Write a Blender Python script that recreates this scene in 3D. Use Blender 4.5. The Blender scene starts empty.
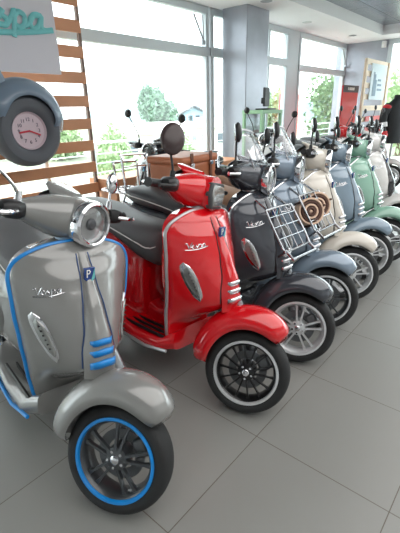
import bpy, bmesh, math, random
from mathutils import Vector, Matrix
R = math.radians
random.seed(7)
S = bpy.context.scene
C = S.collection

# ------------------------------------------------------------------ camera
cam_d = bpy.data.cameras.new('camera')
cam = bpy.data.objects.new('camera', cam_d); C.objects.link(cam)
S.camera = cam
CAM_H = 1.42
PITCH, ROLL, YAW = 0.3776904, -0.0211844, 0.7109268
cam_d.sensor_fit = 'HORIZONTAL'; cam_d.sensor_width = 36.0
cam_d.lens = 36.0 * 394.236 / 400.0
fw = Vector((math.cos(YAW) * math.cos(PITCH), math.sin(YAW) * math.cos(PITCH), -math.sin(PITCH)))
rt = fw.cross(Vector((0, 0, 1))).normalized(); up = rt.cross(fw)
r2 = math.cos(ROLL) * rt + math.sin(ROLL) * up
u2 = -math.sin(ROLL) * rt + math.cos(ROLL) * up
mw = Matrix((r2, u2, -fw)).transposed().to_4x4(); mw.translation = Vector((0, 0, CAM_H))
cam.matrix_world = mw
cam_d.clip_start = 0.05; cam_d.clip_end = 500

# ------------------------------------------------------------------ sky, sun, exposure
W = bpy.data.worlds.new('world'); S.world = W; W.use_nodes = True
nt = W.node_tree; bg = nt.nodes['Background']
tc = nt.nodes.new('ShaderNodeTexCoord'); sp = nt.nodes.new('ShaderNodeSeparateXYZ')
cr = nt.nodes.new('ShaderNodeValToRGB')
nt.links.new(tc.outputs['Generated'], sp.inputs[0]); nt.links.new(sp.outputs[2], cr.inputs[0])
cr.color_ramp.elements[0].position = 0.0; cr.color_ramp.elements[0].color = (0.80, 0.84, 0.88, 1)
cr.color_ramp.elements[1].position = 0.45; cr.color_ramp.elements[1].color = (0.93, 0.97, 1.0, 1)
nt.links.new(cr.outputs[0], bg.inputs[0]); bg.inputs[1].default_value = 2.5
sun_d = bpy.data.lights.new('sun', 'SUN'); sun_d.energy = 1.0; sun_d.angle = R(25); sun_d.color = (1, 0.97, 0.92)
sun = bpy.data.objects.new('sun', sun_d); C.objects.link(sun)
sun.rotation_euler = (R(-38), R(-18), 0)
S.view_settings.view_transform = 'Standard'; S.view_settings.look = 'None'
S.view_settings.gamma = 1.0; S.view_settings.use_curve_mapping = False
S.view_settings.exposure = 1.15
for i_, (ax_, ay_, sx_, sy_, pw_) in enumerate(((3.2, -1.2, 8.5, 4.0, 110), )):  # added soft fill over the scooter fronts, stands for no real fixture
    ld = bpy.data.lights.new('fill_light', 'AREA'); ld.shape = 'RECTANGLE'; ld.size = sx_; ld.size_y = sy_; ld.energy = pw_; ld.color = (1, .98, .95)
    lo = bpy.data.objects.new('fill_light', ld); C.objects.link(lo); lo.location = (ax_, ay_, 2.88)

# ------------------------------------------------------------------ materials
MC = {}
def srgb(c):
    return tuple((x / 255 / 12.92) if x / 255 <= 0.04045 else ((x / 255 + 0.055) / 1.055) ** 2.4 for x in c)
def mat(name, col, rough=0.5, metal=0.0, coat=0.0, noise=None, bump=None, flake=0.0, emit=None, spec=0.5):
    if name in MC: return MC[name]
    m = bpy.data.materials.new(name); m.use_nodes = True
    t = m.node_tree; b = t.nodes['Principled BSDF']
    c = (*srgb(col), 1)
    b.inputs['Base Color'].default_value = c
    b.inputs['Roughness'].default_value = rough; b.inputs['Metallic'].default_value = metal
    b.inputs['Coat Weight'].default_value = coat; b.inputs['Coat Roughness'].default_value = 0.04
    b.inputs['Specular IOR Level'].default_value = spec
    if noise:
        sc, amt = noise
        tcn = t.nodes.new('ShaderNodeTexCoord'); n = t.nodes.new('ShaderNodeTexNoise')
        n.inputs['Scale'].default_value = sc; n.inputs['Detail'].default_value = 5
        t.links.new(tcn.outputs['Object'], n.inputs['Vector'])
        mx = t.nodes.new('ShaderNodeMix'); mx.data_type = 'RGBA'
        mx.inputs[6].default_value = tuple(x * (1 - amt) for x in c[:3]) + (1,)
        mx.inputs[7].default_value = tuple(min(1, x * (1 + amt)) for x in c[:3]) + (1,)
        t.links.new(n.outputs[0], mx.inputs[0]); t.links.new(mx.outputs[2], b.inputs['Base Color'])
    if bump:
        sc, st, dist = bump
        tcn = t.nodes.new('ShaderNodeTexCoord'); n = t.nodes.new('ShaderNodeTexNoise')
        n.inputs['Scale'].default_value = sc; n.inputs['Detail'].default_value = 4
        t.links.new(tcn.outputs['Object'], n.inputs['Vector'])
        bp = t.nodes.new('ShaderNodeBump'); bp.inputs['Strength'].default_value = st; bp.inputs['Distance'].default_value = dist
        t.links.new(n.outputs[0], bp.inputs['Height']); t.links.new(bp.outputs[0], b.inputs['Normal'])
    if flake:
        tcn = t.nodes.new('ShaderNodeTexCoord'); n = t.nodes.new('ShaderNodeTexNoise')
        n.inputs['Scale'].default_value = 900; t.links.new(tcn.outputs['Object'], n.inputs['Vector'])
        mr = t.nodes.new('ShaderNodeMapRange'); mr.inputs[3].default_value = rough - flake; mr.inputs[4].default_value = rough + flake
        t.links.new(n.outputs[0], mr.inputs[0]); t.links.new(mr.outputs[0], b.inputs['Roughness'])
    if emit:
        b.inputs['Emission Color'].default_value = c; b.inputs['Emission Strength'].default_value = emit
    MC[name] = m
    return m
def glass(name, tint=(1, 1, 1), fac=0.08, rough=0.0):
    if name in MC: return MC[name]
    m = bpy.data.materials.new(name); m.use_nodes = True
    t = m.node_tree; t.nodes.clear()
    o = t.nodes.new('ShaderNodeOutputMaterial'); mx = t.nodes.new('ShaderNodeMixShader')
    a = t.nodes.new('ShaderNodeBsdfTransparent'); g = t.nodes.new('ShaderNodeBsdfGlossy')
    lwn = t.nodes.new('ShaderNodeLayerWeight'); lwn.inputs[0].default_value = .5; lw = t.nodes.new('ShaderNodeMath'); lw.operation = 'POWER'; lw.inputs[1].default_value = 4.0; t.links.new(lwn.outputs['Facing'], lw.inputs[0])
    ad = t.nodes.new('ShaderNodeMath'); ad.operation = 'ADD'; ad.inputs[1].default_value = fac
    a.inputs[0].default_value = (*tint, 1); g.inputs[1].default_value = rough
    t.links.new(lw.outputs[0], ad.inputs[0]); t.links.new(ad.outputs[0], mx.inputs[0])
    t.links.new(a.outputs[0], mx.inputs[1]); t.links.new(g.outputs[0], mx.inputs[2]); t.links.new(mx.outputs[0], o.inputs[0])
    MC[name] = m
    return m
CHROME = mat('chrome', (225, 225, 228), 0.12, 1.0)
RACKM = mat('polished steel rod', (176, 178, 182), 0.22, 1.0)
SATIN = mat('satin metal', (165, 168, 172), 0.35, 1.0)
ALU = mat('brushed aluminium', (190, 192, 195), 0.32, 0.85)
RIM_SILVER = mat('silver rim paint', (206, 208, 210), 0.32, 0.4, 0.4)
LIP = mat('machined rim lip', (222, 224, 226), 0.38, 0.5)
RIM_DARK = mat('graphite rim paint', (74, 77, 80), 0.35, 0.5, 0.4)
RIM_BLACK = mat('black rim paint', (22, 22, 24), 0.3, 0.2, 0.5)
RUBBER = mat('tyre rubber', (34, 35, 36), 0.75, bump=(60, 0.25, 0.004))
BLACKP = mat('black plastic', (26, 26, 28), 0.42)
DARKG = mat('dark grey plastic', (62, 63, 66), 0.55)
MIRG = mat('mirror glass', (190, 195, 200), 0.03, 1.0)
LENSG = mat('clear lamp lens', (150, 152, 150), 0.12, 0.5, 1.0)
ORANGE = mat('orange lens', (225, 120, 40), 0.2, 0, 1)
REDLENS = mat('red lamp lens', (170, 15, 20), 0.15, 0, 1)
BLUE = mat('blue accent', (8, 134, 214), 0.4, 0, 0.4)
SEAT_GREY = mat('charcoal seat vinyl', (88, 88, 90), 0.5, bump=(260, 0.2, 0.002))
PIPE_W = mat('white piping', (215, 215, 212), 0.5)
PIPE_D = mat('dark piping', (40, 40, 42), 0.5)
LEA = mat('tan saddle leather', (196, 146, 112), .55, bump=(120, .2, .002))
TAN = mat('tan seat leather', (176, 140, 115), 0.5, bump=(200, 0.2, 0.002))
BLACKSEAT = mat('black seat vinyl', (48, 48, 52), 0.5)
CLEAR = glass('clear screen', (0.97, 0.98, 1.0), 0.06)

# ------------------------------------------------------------------ mesh helpers
ZMAP = [False]
NOMAP = {'front_wheel', 'rear_wheel', 'rim_ring', 'tyre', 'hub_cap', 'bolt', 'brake_disc', 'brake_caliper', 'front_mudguard'}
class MB:
    def __init__(s): s.v = []; s.f = []
    def grid(s, rows, closeu=False, closev=False, cap=False):
        n0 = len(s.v); nr = len(rows); nc = len(rows[0])
        for r in rows: s.v += [tuple(p) for p in r]
        for i in range(nr if closev else nr - 1):
            for j in range(nc if closeu else nc - 1):
                i2 = (i + 1) % nr; j2 = (j + 1) % nc
                s.f.append((n0 + i * nc + j, n0 + i * nc + j2, n0 + i2 * nc + j2, n0 + i2 * nc + j))
        if cap:
            s.f.append(tuple(n0 + j for j in range(nc))[::-1]); s.f.append(tuple(n0 + (nr - 1) * nc + j for j in range(nc)))
        return s
    def tube(s, pts, r, n=8, closed=False):
        P = [Vector(p) for p in pts]; rows = []; m = len(P)
        prev = None
        for i in range(m):
            if closed: d = P[(i + 1) % m] - P[i - 1]
            else: d = P[min(i + 1, m - 1)] - P[max(i - 1, 0)]
            if d.length < 1e-9: d = Vector((0, 0, 1))
            d.normalize()
            if prev is None:
                a = d.cross(Vector((0, 0, 1)))
                if a.length < 0.1: a = d.cross(Vector((1, 0, 0)))
            else: a = prev - d * prev.dot(d)
            a.normalize(); prev = a; b = d.cross(a)
            rr = r[i] if isinstance(r, (list, tuple)) else r
            rows.append([P[i] + (a * math.cos(2 * math.pi * k / n) + b * math.sin(2 * math.pi * k / n)) * rr for k in range(n)])
        s.grid(rows, closeu=True, closev=closed, cap=not closed)
        return s
    def lathe(s, prof, c=(0, 0, 0), n=48, axis='y', closed=False):
        rows = []
        for k in range(n):
            a = 2 * math.pi * k / n; row = []
            for (r, h) in prof:
                if axis == 'y': row.append((c[0] + r * math.cos(a), c[1] + h, c[2] + r * math.sin(a)))
                elif axis == 'x': row.append((c[0] + h, c[1] + r * math.cos(a), c[2] + r * math.sin(a)))
                else: row.append((c[0] + r * math.cos(a), c[1] + r * math.sin(a), c[2] + h))
            rows.append(row)
        s.grid(rows, closeu=closed, closev=True)
        return s
    def box(s, c, sz, rot=None):
        n0 = len(s.v); q = Matrix.Identity(3) if rot is None else rot
        for dx in (-.5, .5):
            for dy in (-.5, .5):
                for dz in (-.5, .5):
                    s.v.append(tuple(Vector(c) + q @ Vector((dx * sz[0], dy * sz[1], dz * sz[2]))))
        for f in ((0, 1, 3, 2), (4, 6, 7, 5), (0, 4, 5, 1), (2, 3, 7, 6), (0, 2, 6, 4), (1, 5, 7, 3)):
            s.f.append(tuple(n0 + k for k in f))
        return s
    def span(s, a, b):
        return s.box([(a[i] + b[i]) / 2 for i in range(3)], [abs(b[i] - a[i]) for i in range(3)])
    def ell(s, c, r, n=16, m=10, rot=None):
        q = Matrix.Identity(3) if rot is None else rot
        rows = []
        for i in range(m + 1):
            ph = math.pi * i / m - math.pi / 2
            ph = max(-math.pi / 2 + .02, min(math.pi / 2 - .02, ph))
            rows.append([tuple(Vector(c) + q @ Vector((r[0] * math.cos(ph) * math.cos(2 * math.pi * k / n), r[1] * math.cos(ph) * math.sin(2 * math.pi * k / n), r[2] * math.sin(ph)))) for k in range(n)])
        return s.grid(rows, closeu=True, cap=True)
    def prism(s, outline, h0, h1, axis='z'):
        def p(u, v, h): return {'z': (u, v, h), 'y': (u, h, v), 'x': (h, u, v)}[axis]
        return s.grid([[p(u, v, h0) for u, v in outline], [p(u, v, h1) for u, v in outline]], closeu=True, cap=True)
    def build(s, name, m, parent=None, bevel=0.0, sub=0, ang=38, mx=None, flat=False, bseg=2):
        if ZMAP[0] and name not in NOMAP: s.v = [(p[0], p[1], p[2] + .055 * min(1, max(0, (p[2] - .2) / .35))) for p in s.v]
        if ZMAP[0] and name in NOMAP:
            k_ = .965 if name == 'front_mudguard' else .93
            s.v = [((p[0] if p[0] > -.7 else p[0] + 1.334) * k_ - (0 if p[0] > -.7 else 1.334), p[1], .216 + (p[2] - .228) * k_) for p in s.v]
        me = bpy.data.meshes.new(name); me.from_pydata(s.v, [], s.f)
        bm = bmesh.new(); bm.from_mesh(me); bmesh.ops.recalc_face_normals(bm, faces=bm.faces); bm.to_mesh(me); bm.free()
        me.materials.append(m)
        o = bpy.data.objects.new(name, me); C.objects.link(o)
        if not flat:
            me.polygons.foreach_set('use_smooth', [True] * len(me.polygons)); me.set_sharp_from_angle(angle=R(ang))
        if bevel:
            b = o.modifiers.new('bevel', 'BEVEL'); b.width = bevel; b.segments = bseg; b.limit_method = 'ANGLE'; b.angle_limit = R(40)
        if sub:
            q = o.modifiers.new('sub', 'SUBSURF'); q.levels = sub; q.render_levels = sub
        if parent is not None: o.parent = parent
        if mx is not None: o.matrix_basis = mx
        return o
def sellip(cx, cz, rx, rz, n=24, p=2.5):
    out = []
    for k in range(n):
        a = 2 * math.pi * k / n; c, s = math.cos(a), math.sin(a)
        out.append((cx + rx * math.copysign(abs(c) ** (2 / p), c), cz + rz * math.copysign(abs(s) ** (2 / p), s)))
    return out
def lerp_tab(tab, z):
    if z <= tab[0][0]: return tab[0][1]
    for (a, b), (c, d) in zip(tab, tab[1:]):
        if z <= c:
            t = (z - a) / (c - a); t = t * t * (3 - 2 * t) * .5 + t * .5
            return b + (d - b) * t
    return tab[-1][1]
def smooth_path(pts, n=8, closed=False):
    P = [Vector(p) for p in pts]; out = []; m = len(P)
    for i in range(m if closed else m - 1):
        if closed: p0, p1, p2, p3 = P[i - 1], P[i], P[(i + 1) % m], P[(i + 2) % m]
        else: p0, p1, p2, p3 = P[max(i - 1, 0)], P[i], P[i + 1], P[min(i + 2, m - 1)]
        for k in range(n):
            t = k / n
            out.append(0.5 * ((2 * p1) + (p2 - p0) * t + (2 * p0 - 5 * p1 + 4 * p2 - p3) * t * t + (3 * p1 - p0 - 3 * p2 + p3) * t ** 3))
    if not closed: out.append(P[-1])
    return out
def tag(o, label=None, cat=None, group=None, kind=None):
    if label: o['label'] = label
    if cat: o['category'] = cat
    if group: o['group'] = group
    if kind: o['kind'] = kind
    return o
def empty(name, loc=(0, 0, 0), rz=0.0):
    o = bpy.data.objects.new(name, None); C.objects.link(o); o.empty_display_size = 0.1
    o.location = loc; o.rotation_euler = (0, 0, rz)
    return o
def struct(o): o['kind'] = 'structure'; return o
# handwriting strokes of the scooter maker's script (unit height about 1)
SCRIPT = [
    [(0, .85), (.1, 1.02), (.22, .95), (.3, .4), (.33, .05), (.5, .45), (.7, .95), (.85, 1.12)],
    [(.55, .2), (.8, .36), (.92, .55), (.82, .66), (.7, .5), (.7, .2), (.84, .04), (1.02, .18), (1.28, .68)],
    [(1.28, .68), (1.22, .48), (1.36, .28), (1.3, .06), (1.1, .08)],
    [(1.3, .06), (1.5, .4), (1.62, .68), (1.5, -.38)],
    [(1.56, .4), (1.72, .66), (1.9, .55), (1.88, .2), (1.72, .05), (1.57, .16)],
    [(1.88, .12), (2.05, .3), (2.2, .6), (2.42, .64), (2.22, .64), (2.06, .35), (2.14, .06), (2.32, .2), (2.46, .64), (2.42, .2), (2.54, .05), (2.8, .12)],
    [(-.1, -.2), (.8, -.26), (1.7, -.16), (2.8, .1)],
]

# ------------------------------------------------------------------ the room
TILE = 0.5874
def floor_material():
    m = bpy.data.materials.new('porcelain floor tiles'); m.use_nodes = True
    t = m.node_tree; b = t.nodes['Principled BSDF']
    tcn = t.nodes.new('ShaderNodeTexCoord'); se = t.nodes.new('ShaderNodeSeparateXYZ'); t.links.new(tcn.outputs['Object'], se.inputs[0])
    def mth(op, a, bb=None):
        n = t.nodes.new('ShaderNodeMath'); n.operation = op
        for i, x in enumerate((a, bb)):
            if x is None: continue
            if isinstance(x, (int, float)): n.inputs[i].default_value = x
            else: t.links.new(x, n.inputs[i])
        return n.outputs[0]
    def joint(o, off):
        q = mth('FRACT', mth('DIVIDE', mth('SUBTRACT', o, off - 20 * TILE), TILE))
        d = mth('ABSOLUTE', mth('SUBTRACT', q, 0.5))
        return mth('GREATER_THAN', d, 0.5 - 0.0032)
    j = mth('MAXIMUM', joint(se.outputs[0], 0.647), joint(se.outputs[1], 0.737))
    def cell(o, off): return mth('FLOOR', mth('DIVIDE', mth('SUBTRACT', o, off - 20 * TILE), TILE))
    cb = t.nodes.new('ShaderNodeCombineXYZ'); t.links.new(cell(se.outputs[0], .647), cb.inputs[0]); t.links.new(cell(se.outputs[1], .737), cb.inputs[1])
    wn = t.nodes.new('ShaderNodeTexWhiteNoise'); t.links.new(cb.outputs[0], wn.inputs[0])
    n = t.nodes.new('ShaderNodeTexNoise'); n.inputs['Scale'].default_value = 2.0; n.inputs['Detail'].default_value = 3; t.links.new(tcn.outputs['Object'], n.inputs['Vector'])
    v = mth('ADD', mth('MULTIPLY', wn.outputs[0], 0.035), mth('MULTIPLY', n.outputs[0], 0.05))
    cr = t.nodes.new('ShaderNodeValToRGB'); t.links.new(v, cr.inputs[0])
    cr.color_ramp.elements[0].color = (*srgb((130, 130, 127)), 1); cr.color_ramp.elements[1].position = .14; cr.color_ramp.elements[1].color = (*srgb((148, 148, 144)), 1)
    mx = t.nodes.new('ShaderNodeMix'); mx.data_type = 'RGBA'; t.links.new(j, mx.inputs[0]); t.links.new(cr.outputs[0], mx.inputs[6]); mx.inputs[7].default_value = (*srgb((92, 84, 76)), 1)
    t.links.new(mx.outputs[2], b.inputs['Base Color'])
    b.inputs['Roughness'].default_value = .3
    bp = t.nodes.new('ShaderNodeBump'); bp.inputs['Strength'].default_value = .5; bp.inputs['Distance'].default_value = .002; bp.invert = True
    t.links.new(j, bp.inputs['Height']); t.links.new(bp.outputs[0], b.inputs['Normal'])
    return m
WY = 4.06; EX = 10.0; CEIL = 2.75; CEIL2 = 2.92
struct(MB().span((-4.5, -4.5, -0.12), (EX + .25, WY + .2, 0)).build('floor', floor_material(), flat=True))
PLASTER = mat('white plaster', (240, 240, 242), 0.8, noise=(3, .03))
FRAME = mat('grey white window frame', (196, 204, 208), 0.4, 0.1)
CONC = mat('brushed silver grey plaster', (164, 168, 178), 0.3, 0.3, noise=(3.0, .26), bump=(4, .3, .01))
METALC = mat('metal ceiling panels', (150, 156, 164), 0.22, 0.75)
# lowered ceiling along the two window walls, the recessed metal ceiling inside
cl = MB().span((-4.5, 3.06, CEIL), (EX + .2, WY + .2, CEIL + .3)).span((9.32, -4.5, CEIL), (EX + .2, 3.06, CEIL + .3))
struct(cl.build('ceiling', PLASTER, flat=True))
cp = MB()
x = -4.5
while x < 9.3:
    y = -4.5
    x1 = min(x + 1.2, 9.32)
    while y < 3.0:
        y1 = min(y + .6, 3.06)
        cp.span((x + .004, y + .004, CEIL2), (x1 - .004, y1 - .004, CEIL2 + .02)); y += .6
    x += 1.2
struct(cp.build('ceiling', METALC, flat=True))
struct(MB().span((-4.5, -4.5, CEIL2 + .02), (9.32, 3.06, CEIL2 + .1)).build('ceiling', DARKG, flat=True))
t = MB()
for a in range(0, 1): t.span((3.0, 1.9, CEIL2 - .015), (9.3, 2.06, CEIL2 - .002))
struct(t.build('trim_1', PLASTER, flat=True))
# recessed downlights
for lx, ly in ((7.0, 3.55), (8.9, 3.5), (5.3, 3.3)):
    d = tag(MB().lathe([(.0, 0), (.055, 0), (.075, -.004), (.08, 0)], (lx, ly, CEIL - .001), 24, 'z').build('downlight', SATIN), 'round recessed downlight in the lowered white ceiling', 'ceiling light', 'recessed ceiling downlights')
# window wall: glazed bays
def window(n, x0, x1, tz0, tz1, divs=(), z0=0.12, z1=2.66, posts=True):
    w = empty('window_%d' % n, ((x0 + x1) / 2, WY, 0)); w['kind'] = 'structure'
    ox = -(x0 + x1) / 2
    f = MB()
    f.span((x0 + ox, -.03, z1), (x1 + ox, .05, z1 + .09)); f.span((x0 + ox, -.03, z0 - .12), (x1 + ox, .05, z0))
    f.span((x0 + ox, -.045, tz0), (x1 + ox, .05, tz1))
    for px, pw in ((x0, .07), (x1 - .07, .07)) + tuple(divs):
        f.span((px + ox, -.035, z0), (px + pw + ox, .05, z1))
    f.build('window_frame', FRAME, w, bevel=.006)
    g = MB().span((x0 + ox + .06, .005, z0), (x1 + ox - .06, .011, z1)); g.build('pane', glass('window glass', (.96, 1, .99), .03), w, flat=True)
    return w
window(1, -4.5, -.6, 2.14, 2.26)
window(2, -.6, 4.98, 2.13, 2.25, divs=((2.2, .04),))
window(3, 5.02, 7.32, 2.14, 2.26, divs=((6.6, .05),))
window(4, 7.72, 10.0, 2.09, 2.2, divs=())
struct(MB().span((7.32, WY - .02, 0), (7.72, WY + .1, CEIL)).build('wall_back', FRAME, flat=True))
# tilted-open top lights with stays
def stay(x0):
    o = MB().tube([(x0, WY - .06, 2.62), (x0 + .16, WY - .10, 2.3)], .014).tube([(x0 + .2, WY - .05, 2.62), (x0 + .17, WY - .09, 2.28)], .01)
    o.box((x0 + .16, WY - .075, 2.29), (.07, .05, .05))
    return tag(o.build('window_stay', SATIN), 'metal window stay left of the square pillar' if x0 < 6 else 'metal window stay at the far corner of the windows', 'window stay')
stay(4.62); stay(9.72)
for px in (3.3, 5.9, 8.0, 9.3):
    pass
struct(MB().span((-4.7, -4.7, 0), (-4.5, WY + .2, CEIL2 + .1)).build('wall_left_unseen', PLASTER, flat=True))  # unseen solid wall, added to stop bright sky reflections from the left
struct(MB().span((-4.6, -4.7, 0), (EX + .25, -4.5, CEIL2 + .1)).build('wall_front_unseen', PLASTER, flat=True))  # unseen solid wall behind the camera, added to cut light from that side
struct(MB().span((5.23, 3.55, 0), (5.8, 3.98, CEIL)).build('wall_pillar', CONC, bevel=.01))
struct(MB().span((EX, 3.12, 0), (EX + .2, WY + .2, CEIL)).build('wall_right', CONC, flat=True))
# end wall window (glazing seen at the right edge)
we = empty('window_5', (EX, 0, 0)); we['kind'] = 'structure'
f = MB().span((0, -4.5, 2.66), (.08, 3.12, 2.75)).span((0, -4.5, 0), (.08, 3.12, .12)).span((0, 3.03, .12), (.08, 3.12, 2.66))
for yy in (1.4, -.6, -2.6): f.span((0, yy, .12), (.08, yy + .08, 2.66))
f.build('window_frame', FRAME, we, bevel=.006)
MB().span((.03, -4.5, .12), (.036, 3.05, 2.66)).build('pane', glass('window glass'), we, flat=True)
tag(MB().box((EX - .04, 3.2, 2.66), (.07, .09, .13)).ell((EX - .09, 3.2, 2.66), (.02, .03, .04)).build('motion_sensor', mat('white plastic', (232, 232, 232), .4), bevel=.01), 'small white alarm sensor high on the wall corner', 'sensor')

# ------------------------------------------------------------------ outside
GRASS = mat('pale grass', (138, 142, 126), .9, noise=(6, .35))
PAVE = mat('light paving', (196, 194, 186), .8, noise=(2, .08))
struct(MB().span((-40, WY + .2, -.3), (14.5, 8.0, -.15)).span((EX + .25, -40, -.3), (14.5, WY + .2, -.15)).build('terrace', PAVE, flat=True))
GB = -2.6
struct(MB().span((-80, -60, GB - .3), (200, 160, GB)).build('lawn', GRASS, flat=True))
RAILM = mat('pale metal railing', (206, 214, 214), .4, .3)
def railing(x0, x1, yy):
    r = empty('railing', ((x0 + x1) / 2, yy, -.15)); h = (x1 - x0) / 2
    k = -h
    while k <= h + .01:
        MB().span((k - .02, -.02, 0), (k + .02, .02, 1.02)).build('post', RAILM, r); k += 1.5
    MB().tube([(-h, 0, 1.04), (h, 0, 1.04)], .025).build('handrail', RAILM, r)
    for i in range(5): MB().tube([(-h, 0, .16 + .17 * i), (h, 0, .16 + .17 * i)], .012).build('rail', RAILM, r)
    return r
tag(railing(-3, 22.5, 6.4), 'pale metal railing with horizontal bars outside the windows', 'railing')
LEAF = {}
def leafmat(n, c): return mat('foliage ' + n, c, .85, noise=(3, .3))
def foliage(name, loc, rx, rz, n, m, size, seed, trunk=True, label='', cat='tree'):
    rnd = random.Random(seed); b = MB()
    t_ = empty(name, (loc[0], loc[1], loc[2]))
    blobs = [(rnd.uniform(-.55, .55) * rx, rnd.uniform(-.55, .55) * rx, rnd.uniform(.2, .8) * rz, rnd.uniform(.35, .6)) for _ in range(9)]
    for i in range(n):
        q = blobs[i % 9]
        d = Vector((rnd.gauss(0, 1), rnd.gauss(0, 1), rnd.gauss(0, 1))).normalized() * (rnd.random() ** .4)
        c = Vector((q[0], q[1], q[2])) + Vector((d.x * rx * q[3], d.y * rx * q[3], d.z * rz * .5 * q[3] * 1.2))
        a = Vector((rnd.gauss(0, 1), rnd.gauss(0, 1), rnd.gauss(0, 1))).normalized(); e = a.cross(Vector((rnd.random(), rnd.random(), rnd.random()))).normalized()
        s_ = size * rnd.uniform(.6, 1.3); k = len(b.v)
        b.v += [tuple(c - a * s_), tuple(c + e * s_ * .5), tuple(c + a * s_), tuple(c - e * s_ * .5)]; b.f.append((k, k + 1, k + 2, k + 3))
    b.build('crown', m, t_, flat=True)
    if trunk:
        MB().tube([(0, 0, -.0), (rx * .05, 0, rz * .3), (0, rx * .06, rz * .6)], [rx * .12, rx * .08, rx * .04]).build('trunk', mat('bark', (110, 95, 80), .9), t_)
    return tag(t_, label, cat)
LG = leafmat('light', (166, 186, 146)); LM = leafmat('mid', (142, 166, 128)); LD = leafmat('blue green', (132, 158, 140))
foliage('tree', (38.1, 39.7, GB), 2.5, 6.9, 4200, LD, .30, 1, label='tall rounded tree left of the pale gabled house', cat='tree')
foliage('bush', (13.5, 17.3, GB), 1.15, 3.6, 2600, LG, .13, 2, label='bright green bush beyond the railing right of the slat panel', cat='bush')
foliage('hedge', (9.0, 11.4, GB), 1.2, 2.9, 2600, LG, .12, 4, trunk=False, label='green hedge behind the railing, nearest the slat panel', cat='hedge')
foliage('hedge', (12.6, 12.6, GB), 1.3, 3.0, 2600, LG, .12, 14, trunk=False, label='green hedge behind the railing below the house', cat='hedge')
for i, (hx, hy, rx, top, sz, mm, lb) in enumerate(((43.0, 17.4, 4.4, 4.6, .3, LM, 'leafy tree left of the red poster, tallest in the right bay'), (41.0, 24.0, 2.2, 3.0, .3, LG, 'lighter tree on the slope left of the tall one in the right bay'),
        (47.5, 31.0, 2.6, 3.6, .3, LD, 'dull green tree seen between pillar and right bay'),
        (38.3, 9.9, 2.6, 4.6, .26, LG, 'light green tree outside the end window, highest at right edge'), (31.5, 10.7, 1.6, 2.7, .22, LM, 'green tree outside the end window near the wall corner'), (20.4, 34.4, 2.6, .9, .24, LG, 'low green tree seen through the slat panel'))):
    foliage('tree', (hx, hy, GB), rx, (top - GB), 2600, mm, sz, 20 + i, label=lb, cat='tree')
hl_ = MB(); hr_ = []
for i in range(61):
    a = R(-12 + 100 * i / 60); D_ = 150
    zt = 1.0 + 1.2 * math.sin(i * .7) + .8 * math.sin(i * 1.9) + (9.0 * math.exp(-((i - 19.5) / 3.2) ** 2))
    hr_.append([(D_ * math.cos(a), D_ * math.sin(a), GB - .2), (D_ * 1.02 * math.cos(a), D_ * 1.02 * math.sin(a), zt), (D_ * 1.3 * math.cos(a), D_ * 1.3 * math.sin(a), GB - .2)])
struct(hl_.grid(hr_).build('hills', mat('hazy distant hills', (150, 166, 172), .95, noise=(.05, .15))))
# pale gabled house
HX, HY = 48.4, 43.4
h = empty('house', (HX, HY, GB), R(-32)); HW = mat('pale blue house wall', (176, 196, 214), .8); HR = mat('grey roof', (120, 120, 126), .8)
MB().prism([(-2.9, 0), (2.9, 0), (2.9, 3.2), (0, 4.5), (-2.9, 3.2)], -3, 5, 'y').build('wall', HW, h, flat=True)
MB().prism([(-3.2, 2.95), (0, 4.45), (3.2, 2.95), (3.2, 3.15), (0, 4.7), (-3.2, 3.15)], -3.4, 5.4, 'y').build('roof', HR, h, flat=True)
for wx_ in (-.55, .55): MB().box((wx_, -3.03, 2.9), (.6, .1, .8)).build('window', mat('dark house window', (96, 106, 116), .2), h)
MB().box((1.6, 0, 4.4), (.6, .6, 1.0)).build('chimney', HW, h, flat=True)
tag(h, 'pale blue gabled house with grey roof beyond the lawn', 'house')
def lowhouse(x, y, rz, hw_, hz, lab):
    h = empty('building', (x, y, GB), R(rz))
    MB().span((-hw_, -2, 0), (hw_, 3, hz)).build('wall', mat('cream wall', (232, 228, 220), .8), h, flat=True)
    MB().prism([(-2.5, hz), (.5, hz + .9), (3.5, hz)], -hw_ - .4, hw_ + .4, 'x').build('roof', mat('pale roof', (222, 214, 210), .8), h, flat=True)
    for k in range(3): MB().box((hw_ * (-.6 + .6 * k), -2.03, hz * .55), (.8, .08, .9)).build('window', mat('dark house window', (96, 106, 116), .2), h)
    tag(h, lab, 'building')
lowhouse(25.8, 27.4, -40, 3.2, 2.2, 'low cream building with a pale roof under the tall tree')
lowhouse(35.5, 27.0, -55, 2.6, 2.4, 'low cream building seen right of the red scooter mirror')
lowhouse(18.5, 41, -10, 5, 2.6, 'cream house with pale roof seen through the slat panel')

# ------------------------------------------------------------------ slatted display with sign and wheel clock
WOOD = mat('orange brown slat wood', (206, 146, 108), .5, noise=(7, .15))
WOODL = mat('pale ply wood', (228, 206, 180), .55, noise=(7, .12))
sd = empty('wooden_screen', (1.1, 3.7, 0))
zs = [2.62, 2.405, 2.185, 1.965, 1.74, 1.525, 1.31, 1.095, .875, .655, .42]
for z in zs: MB().span((-2.6, -.012, z - .052), (1.5, .012, z + .052)).build('slat', WOOD, sd, bevel=.003)
for xx in (1.485, -.55, -2.58): MB().span((xx, .012, 0), (xx + .03, .045, 2.74)).build('upright', mat('thin dark upright', (120, 96, 84), .5), sd)
tag(sd, 'tall panel of horizontal orange brown wooden slats before the windows', 'display panel')
led = MB().span((2.66, 3.46, .0), (2.70, 3.86, .60)).span((4.9, 3.42, 0), (4.94, 3.86, .6)).span((2.62, 3.46, .6), (5.05, 3.88, .74))
tag(led.build('wooden_bench', WOOD, bevel=.006), 'long low wooden bench ledge under the window beside the slat panel', 'bench')
sg = empty('sign_board', (.64, 3.6, 1.77))
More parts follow.
